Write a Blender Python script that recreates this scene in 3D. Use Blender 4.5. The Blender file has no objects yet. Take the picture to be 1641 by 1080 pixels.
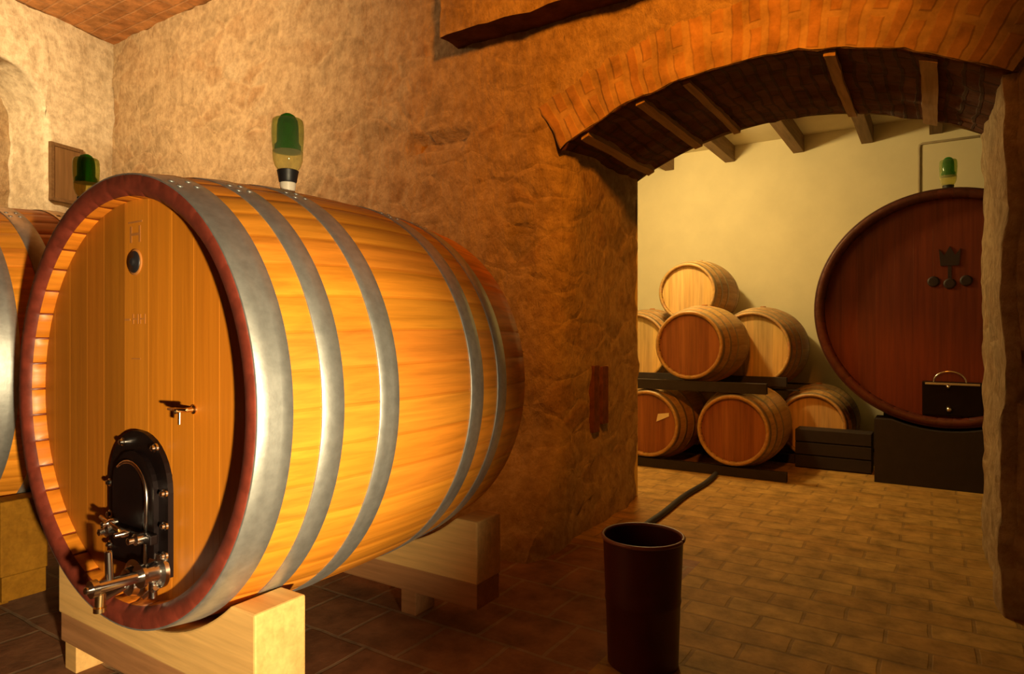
import bpy, bmesh, math, random
from mathutils import Vector, Matrix, noise
random.seed(7)
S = bpy.context.scene
COL = S.collection
PI = math.pi
W, H = 1641, 1080

# ------------------------------------------------------------------ camera
cam_d = bpy.data.cameras.new('camera')
cam_d.sensor_width = 36.0
cam_d.lens = 36.0 * 1050.0 / W
cam_d.shift_y = -10.0 / W
cam_d.clip_start = 0.05
cam = bpy.data.objects.new('camera', cam_d)
COL.objects.link(cam)
cam.location = (0, 0, 1.2)
cam.rotation_euler = (math.radians(90), 0, math.radians(32.8))
S.camera = cam

# ------------------------------------------------------------------ world and colour management
w = bpy.data.worlds.new('world')
S.world = w
w.use_nodes = True
w.node_tree.nodes['Background'].inputs[0].default_value = (1.0, 0.55, 0.25, 1)
w.node_tree.nodes['Background'].inputs[1].default_value = 0.004
vs = S.view_settings
vs.view_transform = 'Standard'
vs.look = 'None'
vs.gamma = 1.0
vs.exposure = 0.0
vs.use_curve_mapping = False

# ------------------------------------------------------------------ lights
def lamp(name, kind, loc, energy, color, target=None, **kw):
    d = bpy.data.lights.new(name, kind)
    d.energy = energy
    d.color = color
    for k, v in kw.items():
        setattr(d, k, v)
    o = bpy.data.objects.new(name, d)
    COL.objects.link(o)
    o.location = loc
    if target is not None:
        o.rotation_euler = (Vector(target) - Vector(loc)).to_track_quat('-Z', 'Y').to_euler()
    return o

# low spotlight on the front cask, right of the camera
lamp('cask_spotlight', 'SPOT', (1.15, -0.15, 0.82), 1100, (1.0, 0.77, 0.44), (-1.95, 1.05, 0.88),
     spot_size=math.radians(44), spot_blend=1.0, shadow_soft_size=0.05)
# lamp washing the plaster wall and the corner, out of frame to the left
lamp('left_wall_lamp', 'SPOT', (-4.8, 0.9, 3.62), 490, (1.0, 0.69, 0.34), (-5.8, 3.3, 3.3),
     spot_size=math.radians(150), spot_blend=1.0, shadow_soft_size=0.12)
# amber lamp hanging high in front of the arch
lamp('room_lamp', 'SPOT', (-0.35, 1.2, 3.55), 400, (1.0, 0.29, 0.015), (-1.55, 3.39, 2.75),
     spot_size=math.radians(92), spot_blend=1.0, shadow_soft_size=0.15)
# lamp of the far room, high above the front barrels
lamp('far_room_lamp', 'POINT', (-2.25, 5.55, 2.88), 160, (1.0, 0.72, 0.28), shadow_soft_size=0.10)

# ------------------------------------------------------------------ material helpers
def new_mat(name):
    m = bpy.data.materials.new(name)
    m.use_nodes = True
    nt = m.node_tree
    b = nt.nodes['Principled BSDF']
    return m, nt, b

def N(nt, typ, **kw):
    n = nt.nodes.new(typ)
    for k, v in kw.items():
        if k.startswith('i_'):
            n.inputs[k[2:].replace('_', ' ')].default_value = v
        else:
            setattr(n, k, v)
    return n

def coords(nt, scale=(1, 1, 1), rot=(0, 0, 0), src='Object'):
    tc = N(nt, 'ShaderNodeTexCoord')
    mp = N(nt, 'ShaderNodeMapping')
    mp.inputs['Scale'].default_value = scale
    mp.inputs['Rotation'].default_value = rot
    nt.links.new(tc.outputs[src], mp.inputs['Vector'])
    return mp.outputs['Vector']

def ramp(nt, fac, stops):
    r = N(nt, 'ShaderNodeValToRGB')
    e = r.color_ramp.elements
    while len(e) < len(stops):
        e.new(0.5)
    for k, (p, c) in enumerate(stops):
        e[k].position = p
        e[k].color = (*c, 1)
    nt.links.new(fac, r.inputs['Fac'])
    return r.outputs['Color']

def mix(nt, a, b, fac, mode='MIX'):
    m = N(nt, 'ShaderNodeMix', data_type='RGBA', blend_type=mode)
    for sock, v in ((m.inputs[6], a), (m.inputs[7], b), (m.inputs[0], fac)):
        if isinstance(v, (int, float)):
            sock.default_value = v
        elif isinstance(v, tuple):
            sock.default_value = (*v, 1)
        else:
            nt.links.new(v, sock)
    return m.outputs[2]

def bump(nt, b, height, strength=0.5, dist=0.01, prev=None):
    bp = N(nt, 'ShaderNodeBump')
    bp.inputs['Strength'].default_value = strength
    bp.inputs['Distance'].default_value = dist
    nt.links.new(height, bp.inputs['Height'])
    if prev is not None:
        nt.links.new(prev, bp.inputs['Normal'])
    nt.links.new(bp.outputs['Normal'], b.inputs['Normal'])
    return bp.outputs['Normal']

def noise_tex(nt, vec, scale, detail=5, rough=0.6, dist=0.0):
    n = N(nt, 'ShaderNodeTexNoise')
    n.inputs['Scale'].default_value = scale
    n.inputs['Detail'].default_value = detail
    n.inputs['Roughness'].default_value = rough
    n.inputs['Distortion'].default_value = dist
    nt.links.new(vec, n.inputs['Vector'])
    return n.outputs['Fac']

def simple(name, col, rough=0.5, metal=0.0, var=0.0, scale=12, bump_s=0.0):
    m, nt, b = new_mat(name)
    b.inputs['Roughness'].default_value = rough
    b.inputs['Metallic'].default_value = metal
    v = coords(nt)
    f = noise_tex(nt, v, scale)
    lo = tuple(c * (1 - var) for c in col)
    hi = tuple(min(1, c * (1 + var)) for c in col)
    nt.links.new(ramp(nt, f, [(0.3, lo), (0.7, hi)]), b.inputs['Base Color'])
    if bump_s:
        bump(nt, b, f, bump_s, 0.01)
    return m

def stone_mat(name, stones, mortar, scale=3.2, squash=1.7, mortar_w=0.14, plaster=0.5, bstr=0.65, joint=0.55):
    """rubble masonry smeared with mortar"""
    m, nt, b = new_mat(name)
    b.inputs['Roughness'].default_value = 0.92
    b.inputs['Specular IOR Level'].default_value = 0.15
    v0 = coords(nt)
    # distort the coordinates a little so that courses are irregular
    nz = N(nt, 'ShaderNodeTexNoise')
    nz.inputs['Scale'].default_value = 2.2
    nz.inputs['Detail'].default_value = 3
    nt.links.new(v0, nz.inputs['Vector'])
    ad = N(nt, 'ShaderNodeVectorMath', operation='MULTIPLY_ADD')
    ad.inputs[1].default_value = (0.32, 0.32, 0.22)
    nt.links.new(nz.outputs['Color'], ad.inputs[0])
    nt.links.new(v0, ad.inputs[2])
    mp = N(nt, 'ShaderNodeMapping')
    mp.inputs['Scale'].default_value = (1, 1, squash)
    nt.links.new(ad.outputs[0], mp.inputs['Vector'])
    v = mp.outputs['Vector']
    vo = N(nt, 'ShaderNodeTexVoronoi', feature='F1')
    vo.inputs['Scale'].default_value = scale
    nt.links.new(v, vo.inputs['Vector'])
    ve = N(nt, 'ShaderNodeTexVoronoi', feature='DISTANCE_TO_EDGE')
    ve.inputs['Scale'].default_value = scale
    nt.links.new(v, ve.inputs['Vector'])
    sep = N(nt, 'ShaderNodeSeparateColor')
    nt.links.new(vo.outputs['Color'], sep.inputs[0])
    n = len(stones)
    col = ramp(nt, sep.outputs[0], [(k / max(1, n - 1), s) for k, s in enumerate(stones)])
    fine = noise_tex(nt, v0, 14, 8, 0.7)
    streak = noise_tex(nt, coords(nt, scale=(1.5, 1.5, 0.75)), 13, 10, 0.7, 0.15)
    col = mix(nt, col, ramp(nt, fine, [(0.3, (0.42, 0.38, 0.34)), (0.68, (1, 1, 1))]), 0.85, 'MULTIPLY')
    edge = N(nt, 'ShaderNodeMapRange')
    edge.inputs['From Min'].default_value = 0.0
    edge.inputs['From Max'].default_value = mortar_w
    nt.links.new(ve.outputs['Distance'], edge.inputs['Value'])
    big = noise_tex(nt, v0, 1.6, 4, 0.6)
    pl = N(nt, 'ShaderNodeMapRange')                     # patches where mortar covers the stones
    pl.inputs['From Min'].default_value = 0.52 - 0.12 * plaster
    pl.inputs['From Max'].default_value = 0.66 - 0.12 * plaster
    pl.inputs['To Max'].default_value = 0.85
    nt.links.new(big, pl.inputs['Value'])
    one = N(nt, 'ShaderNodeMath', operation='SUBTRACT')
    one.inputs[0].default_value = 1.0
    nt.links.new(edge.outputs[0], one.inputs[1])
    mx = N(nt, 'ShaderNodeMath', operation='MAXIMUM')
    nt.links.new(one.outputs[0], mx.inputs[0])
    nt.links.new(pl.outputs[0], mx.inputs[1])
    mcol = mix(nt, mortar, ramp(nt, fine, [(0.35, (0.55, 0.5, 0.45)), (0.6, (1, 1, 1))]), 0.8, 'MULTIPLY')
    nt.links.new(mix(nt, col, mcol, mx.outputs[0]), b.inputs['Base Color'])
    hgt = N(nt, 'ShaderNodeMath', operation='MULTIPLY_ADD')
    half = N(nt, 'ShaderNodeMath', operation='MULTIPLY')
    half.inputs[1].default_value = joint
    nt.links.new(edge.outputs[0], half.inputs[0])
    nt.links.new(half.outputs[0], hgt.inputs[0])
    inv = N(nt, 'ShaderNodeMath', operation='SUBTRACT')
    inv.inputs[0].default_value = 1.0
    nt.links.new(pl.outputs[0], inv.inputs[1])
    nt.links.new(inv.outputs[0], hgt.inputs[1])
    sc = N(nt, 'ShaderNodeMath', operation='MULTIPLY')
    sc.inputs[1].default_value = 2.0
    nt.links.new(streak, sc.inputs[0])
    nt.links.new(sc.outputs[0], hgt.inputs[2])
    bump(nt, b, hgt.outputs[0], bstr, 0.035)
    return m

def brick_mat(name, c1, c2, mortar, bw, bh, ms=0.012, src='Object', rot=(0, 0, 0), rough=0.85, var=0.6, bstr=0.5, spec=0.2):
    m, nt, b = new_mat(name)
    b.inputs['Roughness'].default_value = rough
    b.inputs['Specular IOR Level'].default_value = spec
    v = coords(nt, rot=rot, src=src)
    v0 = coords(nt)
    br = N(nt, 'ShaderNodeTexBrick')
    br.inputs['Color1'].default_value = (*c1, 1)
    br.inputs['Color2'].default_value = (*c2, 1)
    br.inputs['Mortar'].default_value = (*mortar, 1)
    br.inputs['Scale'].default_value = 1.0
    br.inputs['Brick Width'].default_value = bw
    br.inputs['Row Height'].default_value = bh
    br.inputs['Mortar Size'].default_value = ms
    br.inputs['Mortar Smooth'].default_value = 0.4
    nz = N(nt, 'ShaderNodeTexNoise')
    nz.inputs['Scale'].default_value = 5
    nt.links.new(v0, nz.inputs['Vector'])
    ad = N(nt, 'ShaderNodeVectorMath', operation='MULTIPLY_ADD')
    ad.inputs[1].default_value = (0.025, 0.025, 0.0)
    nt.links.new(nz.outputs['Color'], ad.inputs[0])
    nt.links.new(v, ad.inputs[2])
    nt.links.new(ad.outputs[0], br.inputs['Vector'])
    f = noise_tex(nt, v0, 7, 7, 0.65)
    g = 1 - var
    nt.links.new(mix(nt, br.outputs['Color'], ramp(nt, f, [(0.3, (g, g, g)), (0.7, (1, 1, 1))]), 1.0, 'MULTIPLY'), b.inputs['Base Color'])
    sub = N(nt, 'ShaderNodeMath', operation='SUBTRACT')
    nt.links.new(f, sub.inputs[0])
    nt.links.new(br.outputs['Fac'], sub.inputs[1])
    bump(nt, b, sub.outputs[0], bstr, 0.02)
    return m

def wood_mat(name, col, grain=(18, 1.0, 18), rough=0.45, dark=0.62, attr=True, coat=0.0, spec=0.35):
    """timber; the per-stave tint comes from the mesh colour attribute 'tint'"""
    m, nt, b = new_mat(name)
    b.inputs['Roughness'].default_value = rough
    b.inputs['Specular IOR Level'].default_value = spec
    b.inputs['Coat Weight'].default_value = coat
    b.inputs['Coat Roughness'].default_value = 0.3
    v = coords(nt, scale=grain)
    f = noise_tex(nt, v, 2.2, 6, 0.6, 0.4)
    f2 = noise_tex(nt, coords(nt, scale=tuple(0.25 * g for g in grain)), 3.0, 3, 0.5)
    d = tuple(c * dark for c in col)
    base = ramp(nt, f, [(0.25, d), (0.62, col)])
    base = mix(nt, base, ramp(nt, f2, [(0.3, (0.75, 0.70, 0.62)), (0.65, (1, 1, 1))]), 0.7, 'MULTIPLY')
    if attr:
        a = N(nt, 'ShaderNodeAttribute', attribute_name='tint')
        base = mix(nt, base, a.outputs['Color'], 1.0, 'MULTIPLY')
    nt.links.new(base, b.inputs['Base Color'])
    bump(nt, b, f, 0.15, 0.004)
    return m

def thin_glass(name, col, body=0.05, rough=0.08):
    """thin tinted glass: coloured see-through, a little body, clear reflections"""
    m, nt, b = new_mat(name)
    b.inputs['Base Color'].default_value = (*col, 1)
    b.inputs['Roughness'].default_value = rough
    b.inputs['Specular IOR Level'].default_value = 0.8
    tr = N(nt, 'ShaderNodeBsdfTransparent')
    tr.inputs['Color'].default_value = (*col, 1)
    lw_ = N(nt, 'ShaderNodeLayerWeight')
    lw_.inputs['Blend'].default_value = 0.25
    mr = N(nt, 'ShaderNodeMapRange')
    mr.inputs['To Min'].default_value = body
    mr.inputs['To Max'].default_value = 0.6
    nt.links.new(lw_.outputs['Facing'], mr.inputs['Value'])
    mx = N(nt, 'ShaderNodeMixShader')
    nt.links.new(mr.outputs[0], mx.inputs[0])
    nt.links.new(tr.outputs[0], mx.inputs[1])
    nt.links.new(b.outputs[0], mx.inputs[2])
    nt.links.new(mx.outputs[0], nt.nodes['Material Output'].inputs['Surface'])
    return m

M = {}
M['stone'] = stone_mat('rubble_stone', [(0.44, 0.32, 0.18), (0.58, 0.43, 0.26), (0.48, 0.30, 0.15), (0.62, 0.48, 0.30)], (0.56, 0.41, 0.24), plaster=0.72, joint=0.62, mortar_w=0.15, scale=3.4)
M['plaster'] = stone_mat('old_plaster', [(0.76, 0.66, 0.46), (0.84, 0.74, 0.54)], (0.84, 0.74, 0.54), scale=2.0, plaster=2.2, bstr=0.22)
M['cream'] = simple('cream_plaster', (0.66, 0.58, 0.38), 0.9, var=0.05, scale=3, bump_s=0.06)
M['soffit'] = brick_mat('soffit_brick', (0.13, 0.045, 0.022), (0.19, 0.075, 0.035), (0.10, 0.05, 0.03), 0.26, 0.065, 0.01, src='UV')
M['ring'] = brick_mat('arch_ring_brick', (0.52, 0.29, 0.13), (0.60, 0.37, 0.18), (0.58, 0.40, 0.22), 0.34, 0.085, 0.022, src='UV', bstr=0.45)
M['terracotta'] = brick_mat('ceiling_terracotta', (0.76, 0.36, 0.14), (0.82, 0.42, 0.17), (0.78, 0.44, 0.22), 0.30, 0.15, 0.010, bstr=0.3)
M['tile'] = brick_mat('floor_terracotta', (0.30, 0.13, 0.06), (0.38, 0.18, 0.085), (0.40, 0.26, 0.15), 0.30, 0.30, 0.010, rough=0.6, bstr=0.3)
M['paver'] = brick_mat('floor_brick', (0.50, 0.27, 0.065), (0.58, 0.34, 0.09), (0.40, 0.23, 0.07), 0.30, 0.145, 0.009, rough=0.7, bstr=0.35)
M['oak'] = wood_mat('oak_staves', (0.90, 0.335, 0.034), (18, 0.9, 18), 0.42, coat=0.08)
M['oak_head'] = wood_mat('oak_head', (0.68, 0.235, 0.015), (22, 22, 0.8), 0.5, 0.8)
M['red_rim'] = simple('wine_red_rim', (0.17, 0.028, 0.014), 0.55, var=0.35, scale=20)
M['hoop'] = simple('galvanised_hoop', (0.54, 0.56, 0.54), 0.46, 0.85, var=0.15, scale=30, bump_s=0.06)
M['pine'] = wood_mat('pine_timber', (0.88, 0.54, 0.19), (1.2, 22, 22), 0.6, 0.75, attr=False)
M['dark_pine'] = wood_mat('dark_timber', (0.52, 0.25, 0.10), (1.2, 22, 22), 0.65, 0.7, attr=False)  # darker timber of the lower rails and right feet
M['shaded_pine'] = wood_mat('shaded_timber', (0.25, 0.11, 0.008), (1.2, 22, 22), 0.8, 0.7, attr=False, spec=0.08)  # shade put into the colour: darker pine for the dimly lit left cradles
M['joist'] = wood_mat('joist_timber', (0.24, 0.14, 0.06), (20, 1.2, 20), 0.7, 0.6, attr=False)
M['batten'] = wood_mat('batten_timber', (0.50, 0.33, 0.16), (20, 1.2, 20), 0.8, 0.6, attr=False)
M['rack'] = simple('dark_rack_timber', (0.018, 0.010, 0.008), 0.7, var=0.3)
M['barrel'] = wood_mat('barrel_oak', (0.55, 0.32, 0.12), (18, 1.2, 18), 0.5)
M['barrel_head'] = wood_mat('barrel_head_oak', (0.74, 0.47, 0.17), (22, 22, 1.0), 0.55)
M['barrel_red_head'] = wood_mat('barrel_head_dark', (0.36, 0.13, 0.035), (22, 22, 1.0), 0.55)  # darker, redder heads of the front row
M['barrel_hoop'] = simple('barrel_hoop_steel', (0.34, 0.24, 0.13), 0.45, 0.5, var=0.2, scale=30)
M['dark_oak'] = wood_mat('dark_stained_oak', (0.12, 0.026, 0.012), (16, 0.9, 16), 0.5)
M['dark_head'] = wood_mat('dark_stained_head', (0.19, 0.036, 0.013), (18, 18, 0.8), 0.5)
M['dark_hoop'] = simple('dark_painted_hoop', (0.07, 0.02, 0.015), 0.45, 0.3, var=0.2)
M['black_paint'] = simple('black_emblem_paint', (0.03, 0.012, 0.01), 0.6, var=0.2)
M['iron'] = simple('black_iron', (0.012, 0.006, 0.006), 0.42, 0.6, var=0.2)
M['steel'] = simple('stainless_steel', (0.75, 0.72, 0.68), 0.18, 1.0, var=0.05)
M['brass'] = simple('worn_brass', (0.80, 0.55, 0.25), 0.25, 1.0, var=0.1)
M['black_rubber'] = simple('black_rubber', (0.015, 0.014, 0.016), 0.45, var=0.2)
M['burn'] = simple('branded_mark', (0.42, 0.16, 0.03), 0.7, var=0.2)
M['bung'] = simple('pale_bung', (0.80, 0.74, 0.60), 0.35, var=0.06)
M['green_glass'] = thin_glass('green_glass', (0.66, 0.74, 0.40))
M['pale_glass'] = thin_glass('pale_yellow_glass', (0.80, 0.78, 0.42), 0.15)
M['dark_glass'] = thin_glass('dark_green_glass', (0.10, 0.46, 0.08), 0.16, 0.32)
M['bin'] = simple('red_brown_bin', (0.065, 0.009, 0.006), 0.4, var=0.2, scale=6)
M['bin_rim'] = simple('bin_rim', (0.22, 0.08, 0.06), 0.35, var=0.1)
M['conduit'] = simple('grey_conduit', (0.40, 0.32, 0.20), 0.5, var=0.1)
M['hatch'] = wood_mat('hatch_board', (0.28, 0.16, 0.065), (22, 22, 1.2), 0.7, 0.7, attr=False)
M['rust'] = simple('rusty_iron', (0.17, 0.055, 0.025), 0.75, 0.2, var=0.4, scale=18, bump_s=0.2)
M['cable'] = simple('black_hose', (0.02, 0.016, 0.014), 0.6, var=0.2)
M['cream_patch'] = simple('pale_patch', (0.80, 0.68, 0.45), 0.7, var=0.05)  # pale cream patch on one barrel head

# ------------------------------------------------------------------ mesh helpers
def obj(name, bm, mats, parent=None, smooth=False, loc=None):
    me = bpy.data.meshes.new(name)
    bm.normal_update()
    bm.to_mesh(me)
    bm.free()
    if not isinstance(mats, (list, tuple)):
        mats = [mats]
    for m in mats:
        me.materials.append(M[m] if isinstance(m, str) else m)
    if smooth:
        for p in me.polygons:
            p.use_smooth = True
        try:
            me.set_sharp_from_angle(angle=math.radians(40))
        except Exception:
            pass
    o = bpy.data.objects.new(name, me)
    COL.objects.link(o)
    if parent is not None:
        o.parent = parent
    if loc is not None:
        o.location = loc
    return o

def tag(o, label=None, cat=None, group=None, kind=None):
    if label: o['label'] = label
    if cat: o['category'] = cat
    if group: o['group'] = group
    if kind: o['kind'] = kind
    return o

def thing(name, label, cat, loc=(0, 0, 0), rz=0.0, group=None):
    o = bpy.data.objects.new(name, None)
    o.empty_display_size = 0.1
    COL.objects.link(o)
    o.location = loc
    o.rotation_euler = (0, 0, rz)
    return tag(o, label, cat, group)

def copy_tree(o, parent=None, loc=None, label=None):
    c = o.copy()
    COL.objects.link(c)
    if parent is not None:
        c.parent = parent
    if loc is not None:
        c.location = loc
    if label:
        c['label'] = label
    for ch in list(o.children):
        copy_tree(ch, c)
    return c

def bx(bm, lo, hi, mi=0, bev=0.0, seg=2):
    tmp = bmesh.new()
    bmesh.ops.create_cube(tmp, size=1)
    for v in tmp.verts:
        v.co = Vector([lo[k] + (v.co[k] + 0.5) * (hi[k] - lo[k]) for k in range(3)])
    if bev:
        bmesh.ops.bevel(tmp, geom=tmp.edges[:], offset=bev, segments=seg, affect='EDGES', profile=0.7)
    join(bm, tmp, mi)

def join(bm, tmp, mi=0, mat=None):
    off = {}
    for v in tmp.verts:
        off[v] = bm.verts.new(mat @ v.co if mat else v.co)
    for f in tmp.faces:
        try:
            nf = bm.faces.new([off[v] for v in f.verts])
            nf.material_index = mi
            nf.smooth = f.smooth
        except ValueError:
            pass
    tmp.free()

def lathe(bm, prof, seg=32, mi=0, mat=None, axis='z'):
    """prof: list of (r, h); revolved about z (or y)"""
    rings = []
    for r, h in prof:
        ring = []
        for k in range(seg):
            a = 2 * PI * k / seg
            p = Vector((r * math.cos(a), r * math.sin(a), h)) if axis == 'z' else Vector((r * math.cos(a), h, r * math.sin(a)))
            if mat: p = mat @ p
            ring.append(bm.verts.new(p))
        rings.append(ring)
    for a, b in zip(rings[:-1], rings[1:]):
        for k in range(seg):
            f = bm.faces.new((a[k], a[(k + 1) % seg], b[(k + 1) % seg], b[k]))
            f.material_index = mi
            f.smooth = True
    for ring in (rings[0], rings[-1]):
        f = bm.faces.new(ring)
        f.material_index = mi
    bmesh.ops.recalc_face_normals(bm, faces=bm.faces[:])

def rod(bm, p, q, r, seg=14, mi=0, bev=0.25):
    p, q = Vector(p), Vector(q)
    d = q - p
    L = d.length
    mat = Matrix.Translation(p) @ d.to_track_quat('Z', 'Y').to_matrix().to_4x4()
    e = min(r * bev, L * 0.3)
    lathe(bm, [(r - e, 0), (r, e), (r, L - e), (r - e, L)], seg, mi, mat)

def tube(bm, pts, r, seg=10, mi=0):
    pts = [Vector(p) for p in pts]
    rings = []
    up = None
    for i, p in enumerate(pts):
        t = (pts[min(i + 1, len(pts) - 1)] - pts[max(i - 1, 0)]).normalized()
        if up is None:
            up = t.orthogonal().normalized()
        up = (up - t * up.dot(t)).normalized()
        s = t.cross(up)
        rings.append([bm.verts.new(p + r * (math.cos(2 * PI * k / seg) * up + math.sin(2 * PI * k / seg) * s)) for k in range(seg)])
    for a, b in zip(rings[:-1], rings[1:]):
        for k in range(seg):
            f = bm.faces.new((a[k], a[(k + 1) % seg], b[(k + 1) % seg], b[k]))
            f.material_index = mi
            f.smooth = True
    bm.faces.new(rings[0]).material_index = mi
    bm.faces.new(rings[-1]).material_index = mi
    bmesh.ops.recalc_face_normals(bm, faces=bm.faces[:])

def prism(bm, poly, y0, y1, mi=0):
    """poly: (x, z) outline, extruded along y"""
    a = [bm.verts.new((x, y0, z)) for x, z in poly]
    b = [bm.verts.new((x, y1, z)) for x, z in poly]
    n = len(poly)
    bm.faces.new(a).material_index = mi
    bm.faces.new(list(reversed(b))).material_index = mi
    for k in range(n):
        bm.faces.new((a[k], b[k], b[(k + 1) % n], a[(k + 1) % n])).material_index = mi
    bmesh.ops.recalc_face_normals(bm, faces=bm.faces[:])

def wobble(p, amp=1.0):
    n1 = noise.noise_vector(p * 2.6)
    n2 = noise.noise_vector(p * 8.0 + Vector((5, 3, 1)))
    n3 = noise.noise_vector(p * 19.0 + Vector((1, 7, 4)))
    return (n1 * 0.022 + n2 * 0.014 + n3 * 0.007) * amp

def grid(bm, fn, us, vs_, mi=0, uvl=None, uvfn=None, flip=False):
    rows = [[bm.verts.new(fn(u, v)) for u in us] for v in vs_]
    for j in range(len(vs_) - 1):
        for i in range(len(us) - 1):
            q = [rows[j][i], rows[j][i + 1], rows[j + 1][i + 1], rows[j + 1][i]]
            st = [(us[i], vs_[j]), (us[i + 1], vs_[j]), (us[i + 1], vs_[j + 1]), (us[i], vs_[j + 1])]
            if flip:
                q.reverse(); st.reverse()
            f = bm.faces.new(q)
            f.material_index = mi
            if uvl is not None:
                for lp, (a, b) in zip(f.loops, st):
                    lp[uvl].uv = uvfn(a, b) if uvfn else (a, b)

def lin(a, b, step):
    n = max(1, int(round(abs(b - a) / step)))
    return [a + (b - a) * k / n for k in range(n + 1)]

# ------------------------------------------------------------------ the setting
YF, YB = 3.39, 4.49              # front and back face of the arch wall
AL, AR = -1.814, 0.245           # the opening
CZ = 4.10                        # ceiling of the front room
SPR, APX = 2.285, 2.56           # springing and crown of the arch
_half = (AR - AL) / 2
_rise = APX - SPR
ARC_R = (_half ** 2 + _rise ** 2) / (2 * _rise)
ARC_C = ((AL + AR) / 2, APX - ARC_R)
def arch(u):
    return ARC_C[1] + math.sqrt(max(0, ARC_R ** 2 - (u - ARC_C[0]) ** 2))

def rough(p):
    p = Vector(p)
    b = max(0.0, 1 - p.z / 0.62) ** 1.25 if p.x < -1.0 else 0.0     # the wall stands on a rough footing
    q = p + wobble(p, 1 + 1.6 * b)
    if b > 0 and p.y < YB - 0.001:
        fx = min(1.0, max(0.0, (p.x + 3.8) / 0.8))
        fb = max(0.0, 1 - (p.y - YF) / (YB - YF))
        q.y -= 0.58 * b * fx * fb
        q.x += 0.10 * b * max(0.0, 1 - (AL - p.x) / 0.7) * (0.3 + 0.7 * fb) * min(1, (YB - p.y) / 0.1)
    for e, sgn in ((AL, -1), (AR, 1)):                  # worn, rounded edges of the jambs
        d = abs(p.x - e) + (p.y - YF)
        if d < 0.22 and (p.x - e) * sgn > -1e-6 and p.z < SPR + 0.3:
            k = 0.05 * (1 - d / 0.22) ** 2 * min(1, max(0, (SPR + 0.3 - p.z) / 0.3))
            q.x += sgn * k; q.y += k
    if p.z < 1e-6: q.z = -0.01
    # putlog hole, a long shallow gap between stones
    if abs(p.y - YF) < 1e-4:
        for (u0, u1, z0, z1, d) in ((-3.02, -2.50, 2.42, 2.51, 0.09), (-2.2, -2.0, 1.78, 1.83, 0.05), (-1.95, -1.87, 2.60, 2.66, 0.05), (0.36, 0.70, 1.52, 1.57, 0.05), (0.30, 0.65, 0.92, 0.96, 0.05), (0.32, 0.55, 1.06, 1.12, 0.06)):
            if u0 < q.x < u1 and z0 < q.z < z1:
                q.y += d
    return q

bm = bmesh.new()
uvl = bm.loops.layers.uv.new('UVMap')
st = 0.045
grid(bm, lambda u, z: rough((u, YF, z)), lin(-7.0, AL, st), lin(0, CZ, st), 0)
grid(bm, lambda u, z: rough((u, YF, z)), lin(AR, 3.2, st), lin(0, CZ, st), 0)
grid(bm, lambda u, t: rough((u, YF, arch(u) + t * (CZ - arch(u)))), lin(AL, AR, st), lin(0, 1, 0.026), 0)
# jambs (left one shows; the right one narrows a little to the back)
grid(bm, lambda y, z: rough((AL, y, z)), lin(YF, YB, st), lin(0, SPR, st), 0, flip=False)
def jamb_r(y, z):
    return rough((AR - 0.018 * (y - YF) / (YB - YF), y, z))
grid(bm, jamb_r, lin(YF, YB, st), lin(0, SPR, st), 0, flip=True)
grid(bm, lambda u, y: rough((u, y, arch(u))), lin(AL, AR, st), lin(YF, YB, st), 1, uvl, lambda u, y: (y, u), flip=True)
# back face, plastered
def flatp(u, z): return Vector((u, YB + 0.012, z))
grid(bm, flatp, lin(-7.0, AL, 0.4), lin(0, 3.4, 0.4), 2, flip=True)
grid(bm, flatp, lin(AR, 3.2, 0.4), lin(0, 3.4, 0.4), 2, flip=True)
grid(bm, lambda u, t: Vector((u, YB + 0.012, arch(u) + t * (3.4 - arch(u)))), lin(AL, AR, 0.08), lin(0, 1, 0.25), 2, flip=True)
bmesh.ops.remove_doubles(bm, verts=bm.verts[:], dist=0.0005)
bmesh.ops.recalc_face_normals(bm, faces=bm.faces[:])
wb = obj('wall_back', bm, ['stone', 'soffit', 'cream'], smooth=False)
for p in wb.data.polygons: p.use_smooth = True
tag(wb, 'rough rubble stone wall with the arched opening', 'wall', kind='structure')

# brick ring above the opening
bm = bmesh.new()
uvl = bm.loops.layers.uv.new('UVMap')
a0 = math.asin((AL - 0.02 - ARC_C[0]) / ARC_R); a1 = math.asin((AR + 0.02 - ARC_C[0]) / ARC_R)
def ringp(a, t):
    r = ARC_R + 0.004 + t
    p = Vector((ARC_C[0] + r * math.sin(a), YF, ARC_C[1] + r * math.cos(a)))
    q = p + wobble(p)
    q.y -= 0.008 * min(1, (0.30 - t) / 0.05) - 0.002
    return q
grid(bm, ringp, lin(a0, a1, 0.025), lin(0, 0.30, 0.03), 0, uvl, lambda a, t: (t, a * ARC_R))
ring = obj('trim_1', bm, 'ring')
for p in ring.data.polygons: p.use_smooth = True
tag(ring, 'ring of upright orange bricks over the opening', 'arch', kind='structure')

# upper masonry that steps forward over the arch
bm = bmesh.new()
X0, X1, Y0, Z0 = -2.60, 3.2, 3.20, 3.03
grid(bm, lambda u, z: (lambda p: p + wobble(p, 0.7))(Vector((u, Y0, z))), lin(X0, X1, 0.06), lin(Z0, CZ, 0.06), 0)
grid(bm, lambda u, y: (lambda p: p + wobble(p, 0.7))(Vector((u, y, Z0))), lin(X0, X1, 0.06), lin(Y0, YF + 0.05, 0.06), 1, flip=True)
grid(bm, lambda y, z: (lambda p: p + wobble(p, 0.7))(Vector((X0, y, z))), lin(Y0, YF + 0.05, 0.06), lin(Z0, CZ, 0.06), 0, flip=True)
bmesh.ops.remove_doubles(bm, verts=bm.verts[:], dist=0.0005)
led = obj('trim_2', bm, ['stone', 'soffit'])
tag(led, 'stone ledge stepping forward high above the arch', 'ledge', kind='structure')

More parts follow.
